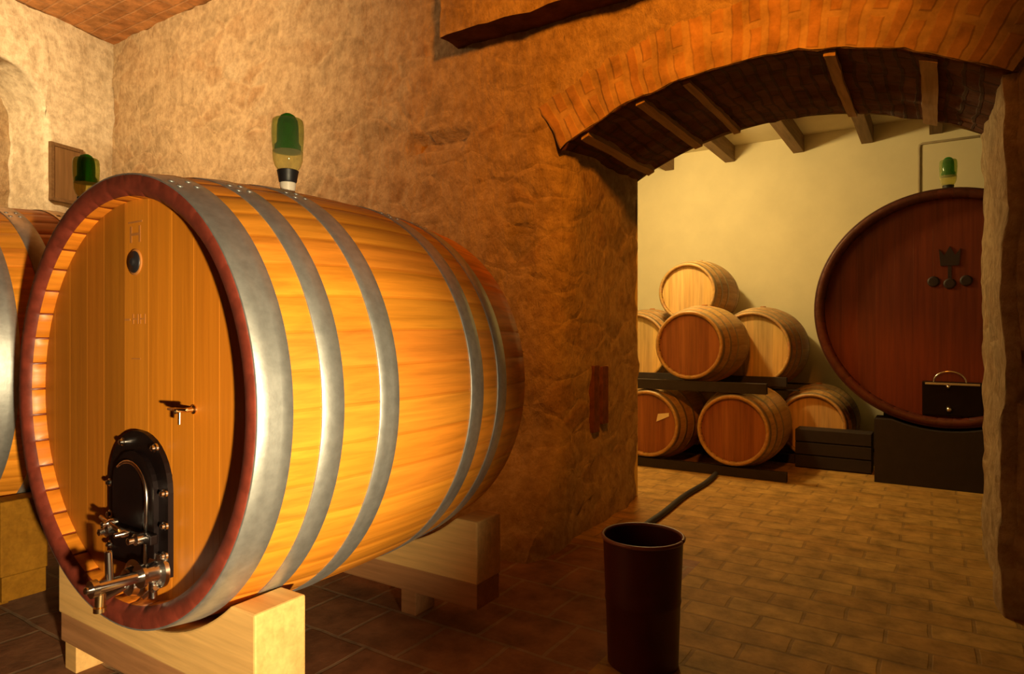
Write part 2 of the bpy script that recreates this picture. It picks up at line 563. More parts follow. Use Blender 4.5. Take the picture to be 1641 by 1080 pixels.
# left wall with its niche: t runs from the corner towards the viewer
LW0 = Vector((-7.0, YF, 0)); LWd = Vector((0.252, -0.968, 0)).normalized(); LWn = Vector((0.968, 0.252, 0)).normalized()
NS0, NS1, NZ0, NSP = 0.665, 1.62, 1.55, 3.15
NR = (NS1 - NS0) / 2
def nich(t):
    d = (t - (NS0 + NS1) / 2) / NR
    return NSP + 0.42 * math.sqrt(max(0, 1 - d * d))
NT = [(NS0 + NS1) / 2 - NR * math.cos(PI * k / 40) for k in range(41)]
def lw(t, z, dep=0.0):
    p = LW0 + LWd * t + Vector((0, 0, z)) - LWn * dep
    return p + wobble(p, 0.9)
bm = bmesh.new()
s2 = 0.05
grid(bm, lambda t, z: lw(t, z), lin(-0.1, NS0, s2), lin(0, CZ, s2), 0, flip=True)
grid(bm, lambda t, z: lw(t, z), lin(NS1, 7.0, 0.1), lin(0, CZ, 0.1), 0, flip=True)
grid(bm, lambda t, z: lw(t, z), lin(NS0, NS1, s2), lin(0, NZ0, s2), 0, flip=True)
grid(bm, lambda t, q: lw(t, nich(t) + q * (CZ - nich(t))), NT, lin(0, 1, 0.06), 0, flip=True)
ND = 0.50
grid(bm, lambda d, z: lw(NS0, z, d), lin(0, ND, s2), lin(NZ0, NSP, s2), 0)
grid(bm, lambda d, z: lw(NS1, z, d), lin(0, ND, s2), lin(NZ0, NSP, s2), 0, flip=True)
grid(bm, lambda t, d: lw(t, nich(t), d), NT, lin(0, ND, s2), 0)
grid(bm, lambda t, d: lw(t, NZ0, d), lin(NS0, NS1, s2), lin(0, ND, s2), 0, flip=True)
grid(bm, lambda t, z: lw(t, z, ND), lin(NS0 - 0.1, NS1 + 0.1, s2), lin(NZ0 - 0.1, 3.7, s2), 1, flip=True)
bmesh.ops.remove_doubles(bm, verts=bm.verts[:], dist=0.0005)
bmesh.ops.recalc_face_normals(bm, faces=bm.faces[:])
wl = obj('wall_left', bm, ['plaster', 'stone'])
for p in wl.data.polygons: p.use_smooth = True
tag(wl, 'pale plastered wall with an arched niche, on the left', 'wall', kind='structure')

# small brown hatch right of the niche
bm = bmesh.new()
hatch_m = Matrix(((LWd.x, LWn.x, 0, 0), (LWd.y, LWn.y, 0, 0), (0, 0, 1, 0), (0, 0, 0, 1)))
ht = thing('wall_hatch', 'small brown boarded hatch in the plaster wall beside the niche', 'hatch')
ht.matrix_world = Matrix.Translation(LW0 + LWd * 0.50 + LWn * 0.005 + Vector((0, 0, 2.40))) @ hatch_m
bx(bm, (-0.13, 0.0, 0.03), (0.13, 0.018, 0.51), bev=0.003)
obj('board', bm, 'hatch', ht)
bm = bmesh.new()
for lo, hi in (((-0.16, -0.01, 0.0), (-0.125, 0.025, 0.54)), ((0.125, -0.01, 0.0), (0.16, 0.025, 0.54)), ((-0.125, -0.01, 0.0), (0.125, 0.025, 0.035)), ((-0.125, -0.01, 0.505), (0.125, 0.025, 0.54))):
    bx(bm, lo, hi, bev=0.004)
obj('frame', bm, 'joist', ht)

def slab(name, lo, hi, mat, label, cat):
    b_ = bmesh.new()
    bx(b_, lo, hi)
    return tag(obj(name, b_, mat), label, cat, kind='structure')

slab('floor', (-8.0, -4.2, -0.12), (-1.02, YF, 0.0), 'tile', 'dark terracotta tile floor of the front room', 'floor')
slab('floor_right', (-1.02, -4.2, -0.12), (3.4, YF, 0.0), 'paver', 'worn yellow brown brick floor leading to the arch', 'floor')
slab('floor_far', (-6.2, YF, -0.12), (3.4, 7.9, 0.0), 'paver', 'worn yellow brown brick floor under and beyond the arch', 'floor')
slab('ceiling', (-8.0, -4.2, CZ), (3.4, YF + 0.06, CZ + 0.15), 'terracotta', 'orange terracotta ceiling over the stone wall', 'ceiling')
slab('wall_right', (3.2, -4.2, 0), (3.35, YF, CZ), 'stone', 'stone wall out of sight on the right', 'wall')
slab('wall_rear', (-8.0, -4.35, 0), (3.4, -4.2, CZ), 'stone', 'stone wall behind the viewer', 'wall')
slab('wall_far', (-6.2, 7.70, 0), (3.4, 7.85, 3.40), 'cream', 'smooth cream plaster wall at the back of the far room', 'wall')
slab('wall_far_left', (-6.2, YB, 0), (-6.05, 7.7, 3.40), 'cream', 'cream side wall of the far room, left', 'wall')
slab('wall_far_right', (2.9, YB, 0), (3.05, 7.7, 3.40), 'cream', 'cream side wall of the far room, right', 'wall')
slab('ceiling_far', (-6.2, YB + 0.012, 3.32), (3.4, 7.85, 3.45), 'cream', 'cream boards above the dark joists', 'ceiling')

# joists of the far room
JX = [-3.40, -2.69, -1.975, -1.242, -0.582, 0.014, 0.68, 1.36, 2.04]
where = ['seventh joist, far left out of view', 'joist at far left behind the jamb', 'leftmost dark joist seen under the arch', 'second dark joist from the left under the arch',
         'third dark joist from the left under the arch', 'fourth dark joist, above the round cask', 'joist right of the pale conduit', 'joist far right behind the stone pillar', 'joist at the far right wall']
for x, l in zip(JX, where):
    bm = bmesh.new()
    bx(bm, (x - 0.055, YB + 0.015, 3.14), (x + 0.055, 7.70, 3.32), bev=0.006)
    tag(obj('ceiling_joist', bm, 'joist'), l, 'joist', 'ceiling joists of the far room', kind='structure')

# battens let into the brick underside of the arch
for k, (u, wd) in enumerate(((-1.70, 0.045), (-1.36, 0.05), (-1.10, 0.04), (-0.42, 0.05), (-0.02, 0.07))):
    bm = bmesh.new()
    def bt(q, y, u=u, wd=wd):
        uu = u + (q - 0.5) * wd
        p = Vector((uu, y, arch(uu)))
        return p + wobble(p, 0.8) * 0.35 + Vector((0, 0, -0.026))
    grid(bm, bt, [0, 0.5, 1], lin(YF + 0.03, YB - 0.01, 0.06), 0, flip=True)
    ext = bmesh.ops.extrude_face_region(bm, geom=bm.faces[:])
    for e in ext['geom']:
        if isinstance(e, bmesh.types.BMVert): e.co.z += 0.05
    bmesh.ops.recalc_face_normals(bm, faces=bm.faces[:])
    tag(obj('arch_batten', bm, 'batten'), ['first', 'second', 'third', 'fourth', 'fifth'][k] + ' pale batten from the left across the brick arch underside', 'batten', 'battens under the arch', kind='structure')

# ------------------------------------------------------------------ casks
def stave_body(R, bulge, L, n, thick, chime, seed, lo=0.80, hi=1.08):
    rnd = random.Random(seed)
    bm = bmesh.new()
    gd = 0.0022 if R > 0.5 else 0.0006
    cl = bm.loops.layers.float_color.new('tint')
    def rad(y):
        return R + bulge * (1 - ((y - L / 2) / (L / 2)) ** 2)
    prof = [(chime + 0.03, R - thick - 0.004), (chime, R - thick), (0.32 * thick, R - thick + 0.002), (0.0, R - 0.64 * thick), (0.0, R - 0.005)]
    ys = lin(0.004, L - 0.004, L / 22)
    prof += [(y, rad(y)) for y in ys]
    prof += [(L, R - 0.005), (L, R - 0.64 * thick), (L - 0.32 * thick, R - thick + 0.002), (L - chime, R - thick), (L - chime - 0.03, R - thick - 0.004)]
    fr = [0.0, 0.045, 0.35, 0.65, 0.955]
    m = len(fr)
    rings = []
    for i, (y, r) in enumerate(prof):
        row = []
        for k in range(n):
            for j, t in enumerate(fr):
                a = 2 * PI * (k + t) / n
                rr = r - (gd if j == 0 else 0.0) if 4 <= i < len(prof) - 4 else r + (0.010 if j == 0 and i in (0, 1) else 0.0)
                row.append(bm.verts.new((rr * math.cos(a), y, rr * math.sin(a))))
        rings.append(row)
    tints = []
    for k in range(n):
        g = rnd.uniform(lo, hi)
        tints.append((g * rnd.uniform(0.96, 1.04), g * rnd.uniform(0.90, 1.04), g * rnd.uniform(0.78, 1.05), 1))
    tot = n * m
    for i in range(len(rings) - 1):
        a, b = rings[i], rings[i + 1]
        red = i in (2, 3, 4) or i in (len(prof) - 4, len(prof) - 5, len(prof) - 6)
        for q in range(tot):
            f = bm.faces.new((a[q], b[q], b[(q + 1) % tot], a[(q + 1) % tot]))
            f.smooth = True
            f.material_index = 1 if red else 0
            t = tints[q // m]
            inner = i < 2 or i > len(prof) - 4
            if inner: t = (t[0] * 0.84, t[1] * 0.74, t[2] * 0.55, 1)      # inside of the chime, shade painted into the tint
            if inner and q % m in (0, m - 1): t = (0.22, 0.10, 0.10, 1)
            if q % m in (0, m - 1) and not inner and not red:
                t = (t[0] * 0.86, t[1] * 0.8, t[2] * 0.72, 1)
            for lp in f.loops: lp[cl] = t
    bmesh.ops.recalc_face_normals(bm, faces=bm.faces[:])
    return bm, rad

def head_disc(r, y, facing, plank, seed, lo=0.72, hi=1.05, cuts=None, darker=None):
    """round head of upright planks, with fine grooves between them"""
    rnd = random.Random(seed)
    bm = bmesh.new()
    cl = bm.loops.layers.float_color.new('tint')
    xs = cuts or [-r + k * plank for k in range(int(2 * r / plank) + 2)]
    xs = [x for x in xs if -r < x < r]
    xs = [-r + 0.0005] + xs + [r - 0.0005]
    for a, b in zip(xs[:-1], xs[1:]):
        g = rnd.uniform(lo, hi)
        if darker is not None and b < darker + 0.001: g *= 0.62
        t = (g, g * rnd.uniform(0.93, 1.03), g * rnd.uniform(0.85, 1.1), 1)
        cols = [a, a + 0.0015] + lin(a + 0.0015, b - 0.0015, 0.02)[1:-1] + [b - 0.0015, b]
        top, bot = [], []
        for i, x in enumerate(cols):
            h = math.sqrt(max(0, r * r - x * x))
            dy = 0.0008 if i in (0, len(cols) - 1) else 0.0
            yy = y + dy * facing
            top.append(bm.verts.new((x, yy, h))); bot.append(bm.verts.new((x, yy, -h)))
        for i in range(len(cols) - 1):
            q = (bot[i], bot[i + 1], top[i + 1], top[i])
            f = bm.faces.new(q if facing > 0 else tuple(reversed(q)))
            for lp in f.loops: lp[cl] = t
    return bm

def hoop(rad, y0, y1, t=0.004, seg=120):
    bm = bmesh.new()
    e = 0.0015
    prof = [(rad(y0) - 0.002, y0), (rad(y0) + t - e, y0), (rad(y0) + t, y0 + e)]
    for y in lin(y0, y1, 0.03)[1:-1]:
        prof.append((rad(y) + t, y))
    prof += [(rad(y1) + t, y1 - e), (rad(y1) + t - e, y1), (rad(y1) - 0.002, y1)]
    rings = []
    for r, y in prof:
        rings.append([bm.verts.new((r * math.cos(2 * PI * k / seg), y, r * math.sin(2 * PI * k / seg))) for k in range(seg)])
    for a, b in zip(rings[:-1], rings[1:]):
        for k in range(seg):
            bm.faces.new((a[k], b[k], b[(k + 1) % seg], a[(k + 1) % seg])).smooth = True
    bmesh.ops.recalc_face_normals(bm, faces=bm.faces[:])
    return bm

CR, CB, CLEN, CZC = 0.667, 0.045, 1.25, 0.995
def make_cask(loc, label):
    """big oak cask, axis along +y, root at its lowest point"""
    root = thing('oak_cask', label, 'cask', (loc[0], loc[1], loc[2] - CR - CB), group='big oak casks in the front room')
    up = CR + CB
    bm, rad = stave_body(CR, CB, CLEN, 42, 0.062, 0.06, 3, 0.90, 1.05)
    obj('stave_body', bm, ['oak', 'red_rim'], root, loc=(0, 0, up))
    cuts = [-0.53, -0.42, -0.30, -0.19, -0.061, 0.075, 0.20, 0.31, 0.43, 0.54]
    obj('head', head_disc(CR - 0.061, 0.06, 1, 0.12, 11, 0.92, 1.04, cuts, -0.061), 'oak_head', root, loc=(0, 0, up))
    obj('rear_head', head_disc(CR - 0.061, CLEN - 0.06, -1, 0.12, 5), 'oak_head', root, loc=(0, 0, up))
    for y0, y1 in ((0.003, 0.100), (0.185, 0.257), (0.385, 0.462), (0.825, 0.905), (1.005, 1.075)):
        h = obj('hoop', hoop(rad, y0, y1), 'hoop', root, loc=(0, 0, up))
        for da in (-0.035, 0.035):
            for yy in (y0 + 0.25 * (y1 - y0), y0 + 0.75 * (y1 - y0)):
                a = 1.15 + da
                r = rad(yy) + 0.0035
                mt = Matrix.Translation((r * math.cos(a), yy, r * math.sin(a))) @ Vector((math.cos(a), 0, math.sin(a))).to_track_quat('Z', 'Y').to_matrix().to_4x4()
                b2 = bmesh.new()
                lathe(b2, [(0.009, 0), (0.0085, 0.002), (0.004, 0.004)], 10, 0, mt)
                obj('rivet', b2, 'hoop', h)
    # sight plug
    bm = bmesh.new()
    lathe(bm, [(0.040, 0.0), (0.040, 0.004), (0.034, 0.005)], 32, 0, Matrix.Translation((0, 0.061, up + 0.415)) @ Matrix.Rotation(PI / 2, 4, 'X'))
    sp = obj('sight_plug', bm, 'burn', root)
    bm = bmesh.new()
    lathe(bm, [(0.034, 0.0), (0.034, 0.007), (0.031, 0.010), (0.014, 0.010), (0.012, 0.015), (0.007, 0.017)], 32, 0, Matrix.Translation((0, 0.062, up + 0.415)) @ Matrix.Rotation(PI / 2, 4, 'X'))
    c = obj('plug_cap', bm, 'black_rubber', sp); c['label'] = 'round black cap'
    # branded marks above and below the plug
    bm = bmesh.new()
    for lo, hi in (((-0.030, 0.475), (-0.020, 0.525)), ((0.020, 0.475), (0.030, 0.525)), ((-0.020, 0.496), (0.020, 0.504)), ((-0.040, 0.535), (0.040, 0.540))):
        bx(bm, (lo[0], 0.0592, up + lo[1]), (hi[0], 0.0605, up + hi[1]))
    o = obj('branded_letter', bm, 'burn', root); o['label'] = 'faint letter H branded in the head'
    for strokes in (((-0.062, -0.030, 0.236, 0.242),), ((-0.014, -0.009, 0.226, 0.256), (0.012, 0.017, 0.226, 0.256), (-0.010, 0.013, 0.239, 0.243)), ((0.027, 0.032, 0.226, 0.256), (0.052, 0.057, 0.226, 0.256), (0.031, 0.053, 0.239, 0.243)), ((-0.02, 0.03, 0.118, 0.121),)):
        bm = bmesh.new()
        for x0, x1, z0, z1 in strokes:
            bx(bm, (x0, 0.0592, up + z0), (x1, 0.0605, up + z1))
        o = obj('branded_mark', bm, 'burn', root); o['label'] = 'faint branded stroke'
    # tasting tap
    tx, tz = 0.312, up - 0.015
    bm = bmesh.new()
    lathe(bm, [(0.013, 0), (0.013, 0.004), (0.007, 0.007), (0.006, 0.045), (0.008, 0.047), (0.008, 0.056), (0.004, 0.060)], 18, 0, Matrix.Translation((tx, 0.06, tz)) @ Matrix.Rotation(PI / 2, 4, 'X'))
    rod(bm, (tx + 0.010, 0.012, tz - 0.002), (tx + 0.012, 0.010, tz - 0.036), 0.0045)
    tp = obj('tasting_tap', bm, 'brass', root, smooth=True); tp['label'] = 'small brass tasting tap'
    bm = bmesh.new()
    rod(bm, (tx - 0.040, 0.008, tz + 0.004), (tx + 0.052, 0.008, tz + 0.007), 0.0042)
    obj('tap_handle', bm, 'brass', tp)
    # manway door, low in the head
    dx, w2, z0, zs = 0.041, 0.167, up - 0.505, up - 0.262
    def outline(ww, zb, zt, n=18):
        return [(dx - ww, zb), (dx + ww, zb)] + [(dx + ww * math.cos(PI * k / n), zt + ww * math.sin(PI * k / n)) for k in range(n + 1)]
    bm = bmesh.new()
    prism(bm, outline(w2, z0, zs), 0.044, 0.062)
    mw = obj('manway_door', bm, 'iron', root); mw['label'] = 'black iron arched door with bolts'
    bm = bmesh.new()
    prism(bm, outline(0.118, z0 + 0.05, zs - 0.01), 0.030, 0.046)
    obj('door_panel', bm, 'iron', mw)
    bm = bmesh.new()
    pr = 0.098
    pts = [(dx - pr, 0.020, up - 0.46), (dx - pr, 0.020, zs - 0.02)] + [(dx + pr * math.cos(PI - PI * k / 14), 0.020, zs - 0.02 + pr * math.sin(PI * k / 14)) for k in range(1, 14)] + [(dx + pr, 0.020, zs - 0.02), (dx + pr, 0.016, up - 0.47)]
    tube(bm, pts[len(pts) // 2 - 3:], 0.0055)
    obj('door_rod', bm, 'steel', mw)
    for bxx, bz in ((-0.031 , -0.134), (0.147, -0.136), (-0.108, -0.267), (0.196, -0.262), (0.198, -0.355), (-0.106, -0.46), (-0.106, -0.365), (0.197, -0.44)):
        b2 = bmesh.new()
        lathe(b2, [(0.013, 0), (0.013, 0.006), (0.008, 0.008), (0.008, 0.015), (0.004, 0.018)], 12, 0, Matrix.Translation((bxx, 0.044, up + bz)) @ Matrix.Rotation(PI / 2, 4, 'X'))
        obj('bolt', b2, 'steel', mw, smooth=True)
    # clamp bridge with its central screw
    bm = bmesh.new()
    bx(bm, (dx - 0.135, 0.004, up - 0.405), (dx + 0.145, 0.028, up - 0.378), bev=0.004)
    cb = obj('clamp_bridge', bm, 'iron', mw)
    for q in ((dx - 0.065, -0.392, 0.017), (dx - 0.045, -0.365, 0.012), (dx + 0.03, -0.385, 0.011), (dx + 0.10, -0.39, 0.017)):
        bm = bmesh.new()
        lathe(bm, [(q[2], 0), (q[2], 0.02), (q[2] * 0.6, 0.026), (q[2] * 0.6, 0.04), (0.004, 0.043)], 12, 0, Matrix.Translation((q[0], 0.006, up + q[1])) @ Matrix.Rotation(PI / 2, 4, 'X'))
        obj('clamp_nut', bm, 'steel', mw, smooth=True)
    bm = bmesh.new()
    rod(bm, (dx - 0.10, -0.012, up - 0.355), (dx + 0.02, -0.016, up - 0.376), 0.006)
    obj('clamp_handle', bm, 'brass', mw)
    # racking valve: body on the door, spout pipe straight out
    vx, vz = 0.168, up - 0.488
    bm = bmesh.new()
    lathe(bm, [(0.050, 0), (0.050, 0.012), (0.030, 0.014), (0.026, 0.05), (0.034, 0.052), (0.034, 0.062)], 24, 0, Matrix.Translation((vx, 0.045, vz)) @ Matrix.Rotation(PI / 2, 4, 'X'))
    va = obj('racking_valve', bm, 'steel', root, smooth=True); va['label'] = 'shiny steel racking valve with a long spout'
    bm = bmesh.new()
    rod(bm, (vx, 0.0, vz), (vx, -0.135, vz + 0.004), 0.0165, 18)
    lathe(bm, [(0.024, 0), (0.024, 0.016)], 18, 0, Matrix.Translation((vx, -0.128, vz + 0.004)) @ Matrix.Rotation(PI / 2, 4, 'X'))
    rod(bm, (vx, -0.135, vz + 0.004), (vx, -0.158, vz + 0.005), 0.010)
    obj('spout_pipe', bm, 'steel', va, smooth=True)
    bm = bmesh.new()
    rod(bm, (vx, -0.095, vz + 0.014), (vx, -0.098, vz + 0.095), 0.010)
    obj('valve_lever', bm, 'steel', va, smooth=True)
    bm = bmesh.new()
    rod(bm, (vx, 0.024, vz - 0.015), (vx, 0.022, vz - 0.075), 0.012)
    rod(bm, (vx - 0.055, 0.03, vz - 0.085), (vx + 0.02, 0.02, vz - 0.04), 0.010)
    obj('valve_stem', bm, 'steel', va, smooth=True)
    bm = bmesh.new()
    rod(bm, (vx, -0.118, vz - 0.012), (vx, -0.120, vz - 0.050), 0.013)
    lathe(bm, [(0.016, 0), (0.016, 0.012)], 14, 0, Matrix.Translation((vx - 0.0, -0.120, vz - 0.062)))
    obj('drip_spout', bm, 'brass', va, smooth=True)
    bm = bmesh.new()
    lathe(bm, [(0.062, 0), (0.062, 0.014), (0.045, 0.018), (0.040, 0.035), (0.030, 0.038)], 24, 0, Matrix.Translation((0.03, 0.055, up - 0.545)) @ Matrix.Rotation(PI / 2, 4, 'X'))
    rod(bm, (0.03, 0.02, up - 0.55), (-0.02, -0.02, up - 0.585), 0.014)
    o = obj('drain_flange', bm, 'steel', root, smooth=True); o['label'] = 'dull steel drain under the door'
    return root

MAINX = -2.053
cask = make_cask((MAINX, 1.0, CZC), 'large orange oak cask with grey steel hoops, in the foreground')
LX, LDZ = MAINX - 1.60, 0.075
copy_tree(cask, None, (LX, 1.0, CZC + LDZ - CR - CB), 'matching oak cask cut off by the left edge of the photo')

# cradles under the casks
def make_cradle(x, y, top, bot, dz, label, flip=1, mat='pine'):
    root = thing('cask_cradle', label, 'cradle', (x, y, 0), group='timber cradles under the oak casks')
    hw, t = 0.553, 0.167
    # beam with its top scooped to the cask
    ry = CR + CB * 0.55 + 0.012
    zc = CZC + dz
    pts = []
    n = 24
    xin = math.sqrt(max(0.0, ry ** 2 - (zc - top) ** 2))
    pts = [(-hw, bot), (hw, bot), (hw, top)]
    for k in range(n + 1):
        xx = xin - 2 * xin * k / n
        pts.append((xx, zc - math.sqrt(ry ** 2 - xx ** 2)))
    pts.append((-hw, top))
    bm = bmesh.new()
    prism(bm, pts, 0, t)
    b = obj('beam', bm, mat, root)
    bv = b.modifiers.new('bevel', 'BEVEL'); bv.width = 0.006; bv.segments = 2; bv.limit_method = 'ANGLE'
    bm = bmesh.new()
    bx(bm, (-hw + 0.004, 0.006, bot - 0.10), (hw - 0.004, t - 0.006, bot), bev=0.005)
    obj('lower_rail', bm, 'dark_pine' if mat == 'pine' else mat, root)
    for s in (-1, 1):
        bm = bmesh.new()
        xf = -0.51 if s < 0 else 0.18
        bx(bm, (xf - 0.04, 0.02, 0), (xf + 0.04, t - 0.02, bot - 0.10), bev=0.004)
        obj('foot', bm, ('pine' if s < 0 else 'dark_pine') if mat == 'pine' else mat, root)
    return root
make_cradle(MAINX, 1.08, 0.452, 0.205, 0, 'pale pine cradle under the front of the foreground cask')
make_cradle(MAINX, 2.075, 0.452, 0.205, 0, 'reddish lit cradle under the back of the foreground cask')
make_cradle(LX, 1.08, 0.52, 0.22, LDZ, 'cradle under the cask at the left edge', mat='shaded_pine')
make_cradle(LX, 2.075, 0.52, 0.22, LDZ, 'rear cradle of the left cask, hidden behind the foreground cask', mat='shaded_pine')

# ------------------------------------------------------------------ glass airlocks on the casks
def make_airlock(loc, label, sc=1.0):
    root = thing('glass_airlock', label, 'airlock', loc, group='green glass airlocks on the casks')
    def part(name, prof, mat, parent=None):
        b_ = bmesh.new()
        lathe(b_, [(r * sc, h * sc) for r, h in prof], 32)
        return obj(name, b_, mat, parent or root, smooth=True)
    part('bung', [(0.024, -0.004), (0.030, 0.048), (0.026, 0.052)], 'bung')
    part('collar', [(0.030, 0.050), (0.033, 0.055), (0.037, 0.080), (0.040, 0.094), (0.036, 0.097)], 'black_rubber')
    part('cup', [(0.036, 0.097), (0.046, 0.110), (0.054, 0.135), (0.056, 0.166), (0.054, 0.168)], 'pale_glass')
    d = part('sleeve', [(0.054, 0.166), (0.057, 0.195), (0.059, 0.235), (0.058, 0.268), (0.055, 0.284), (0.051, 0.288)], 'green_glass')
    part('bell', [(0.048, 0.168), (0.048, 0.190), (0.040, 0.200), (0.039, 0.262), (0.035, 0.286), (0.026, 0.302), (0.013, 0.310), (0.002, 0.312)], 'dark_glass', d)
    return root
make_airlock((MAINX, 1.622, CZC + 0.714), 'green glass airlock with black collar on the foreground cask')
make_airlock((LX, 1.64, CZC + LDZ + 0.714), 'green glass airlock peeking over the rim, on the left cask', 1.03)

# ------------------------------------------------------------------ rubbish bin in front of the jamb
bin_ = thing('waste_bin', 'dark red round bin on the floor by the arch jamb', 'bin', (-0.889, 2.255, 0))
bm = bmesh.new()
prof = [(0.120, 0.0), (0.126, 0.004), (0.133, 0.22), (0.1345, 0.225), (0.1365, 0.235), (0.1345, 0.245), (0.143, 0.452), (0.138, 0.452), (0.128, 0.22), (0.118, 0.012)]
lathe(bm, prof, 48)
obj('bucket', bm, 'bin', bin_, smooth=True)
bm = bmesh.new()
pts = [(0.144 * math.cos(2 * PI * k / 48), 0.144 * math.sin(2 * PI * k / 48), 0.456) for k in range(49)]
tube(bm, pts, 0.007, 10)
obj('rim', bm, 'bin_rim', bin_)

# ------------------------------------------------------------------ rusty plate let into the jamb
bm = bmesh.new()
bx(bm, (AL - 0.02, 3.72, 0.56), (AL + 0.028, 3.80, 0.98), bev=0.006)
bx(bm, (AL - 0.02, 3.84, 0.60), (AL + 0.030, 3.93, 0.97), bev=0.006)
tag(obj('iron_plate', bm, 'rust'), 'dark rusty iron plate let into the arch jamb', 'plate')

# hose on the floor beyond the bin
bm = bmesh.new()
pts = [(-1.44, 3.2, 0.02), (-1.47, 3.7, 0.02), (-1.475, 4.1, 0.02), (-1.50, 4.6, 0.02), (-1.49, 5.1, 0.02), (-1.515, 5.46, 0.02)]
sm = []
for i in range(len(pts) - 1):
    p0, p1, p2, p3 = [Vector(pts[max(0, min(len(pts) - 1, i + k))]) for k in (-1, 0, 1, 2)]
    for q in range(8):
        t = q / 8
        sm.append(0.5 * (2 * p1 + (p2 - p0) * t + (2 * p0 - 5 * p1 + 4 * p2 - p3) * t * t + (3 * p1 - p0 - 3 * p2 + p3) * t ** 3))
sm.append(Vector(pts[-1]))
tube(bm, sm, 0.020, 12)
tag(obj('floor_hose', bm, 'cable'), 'dark hose on the brick floor leading to the stacked barrels', 'hose')

# ------------------------------------------------------------------ barrels of the far room
def make_barrel(loc, label, R=0.285, bulge=0.065, L=0.95, seed=1, hm='barrel_head'):
    """wine barrel lying along +y; root at the lowest point"""
    up = R + bulge
    root = thing('wine_barrel', label, 'barrel', (loc[0], loc[1], loc[2] - up), group='small wine barrels in the far room')
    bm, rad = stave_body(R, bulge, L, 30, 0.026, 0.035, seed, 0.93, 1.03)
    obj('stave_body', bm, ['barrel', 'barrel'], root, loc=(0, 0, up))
    obj('head', head_disc(R - 0.025, 0.035, 1, 0.085, seed + 3, 0.85, 1.05), hm, root, loc=(0, 0, up))
    obj('rear_head', head_disc(R - 0.025, L - 0.035, -1, 0.085, seed + 4), 'barrel_head', root, loc=(0, 0, up))
    for y0, y1 in ((0.004, 0.045), (0.125, 0.160), (0.275, 0.312), (L - 0.312, L - 0.275), (L - 0.160, L - 0.125), (L - 0.045, L - 0.004)):
        obj('hoop', hoop(rad, y0, y1, 0.003, 64), 'barrel_hoop', root, loc=(0, 0, up))
    bm = bmesh.new()
    lathe(bm, [(0.026, -0.01), (0.028, 0.006), (0.025, 0.009)], 16, 0, Matrix.Translation((0, L / 2, 2 * up)))
    obj('bung', bm, 'burn', root, smooth=True)
    return root
def again(b, loc, label, R=0.285, bulge=0.065):
    return copy_tree(b, None, (loc[0], loc[1], loc[2] - R - bulge), label)

bar = make_barrel((-1.393, 5.49, 0.382), 'lower right barrel of the front row, dark head, beside the low black crate', hm='barrel_red_head')
lowleft = again(bar, (-2.135, 5.49, 0.382), 'lower left barrel of the front row, half hidden by the arch jamb')
again(bar, (-1.758, 5.49, 1.078), 'front barrel alone on the upper rack, its top brightly lit')
bar2 = make_barrel((-0.943, 6.50, 0.335), 'low barrel at the far right, behind the black crate', seed=6)
again(bar2, (-1.88, 6.50, 0.335), 'low barrel of the rear row, in the dark gap of the front row')
again(bar2, (-3.05, 6.50, 0.335), 'low barrel of the rear row, hidden behind the arch jamb')
big = make_barrel((-1.463, 6.46, 1.026), 'wide pale barrel on the upper rack, right of the front barrel', 0.348, 0.065, 1.05, 8)
again(big, (-2.64, 6.46, 1.026), 'pale barrel cut by the arch jamb, at the left of the upper rack', 0.348, 0.065)
again(bar2, (-2.10, 6.50, 1.592), 'topmost barrel of the whole stack, its head brightly lit')
# pale patch on the head of the lower left barrel
bm = bmesh.new()
prism(bm, [(0.085, 0.02), (0.20, 0.075), (0.20, 0.105), (0.10, 0.09)], 0.026, 0.031)
t_ = obj('pale_patch', bm, 'cream_patch', lowleft, loc=(0, 0, 0.35)); t_['label'] = 'pale patch on the head'

def rail(label, x0, x1, y, z0, z1):
    bm = bmesh.new()
    bx(bm, (x0, y - 0.03, z0), (x1, y + 0.03, z1), bev=0.004)
    tag(obj('rack_rail', bm, 'rack'), label, 'rail', 'dark rails between the small barrels')
rail('black front rail on the floor under the lower front barrels', -2.85, -0.98, 5.54, 0.0, 0.077)
rail('black rear rail on the floor under the lower front barrels', -2.85, -1.06, 6.39, 0.0, 0.077)
rail('dark front rail carrying the lone upper front barrel', -2.60, -1.13, 5.54, 0.687, 0.773)
rail('dark rear rail carrying the lone upper front barrel', -2.60, -1.13, 6.39, 0.687, 0.773)
rail('black rail on the floor under the rear barrels, front', -3.3, -0.50, 6.55, 0.0, 0.030)
rail('black rail on the floor under the rear barrels, back', -3.3, -0.50, 7.40, 0.0, 0.030)
rail('thin dark rail under the wide pale barrels, front', -3.3, -1.05, 6.55, 0.640, 0.652)
rail('thin dark rail under the wide pale barrels, back', -3.3, -1.05, 7.42, 0.640, 0.652)
# low dark crate in front of the barrel at the far right
crate = thing('dark_crate', 'low black crate on the floor between the barrels and the giant cask', 'crate', (-0.735, 6.2, 0))
for k in range(3):
    bm = bmesh.new()
    bx(bm, (-0.295, 0.0, 0.01 + 0.112 * k), (0.295, 0.018, 0.112 + 0.112 * k), bev=0.004)
    obj('slat', bm, 'rack', crate)
bm = bmesh.new()
bx(bm, (-0.295, 0.018, 0.0), (0.295, 0.23, 0.335), bev=0.004)
obj('box', bm, 'rack', crate)

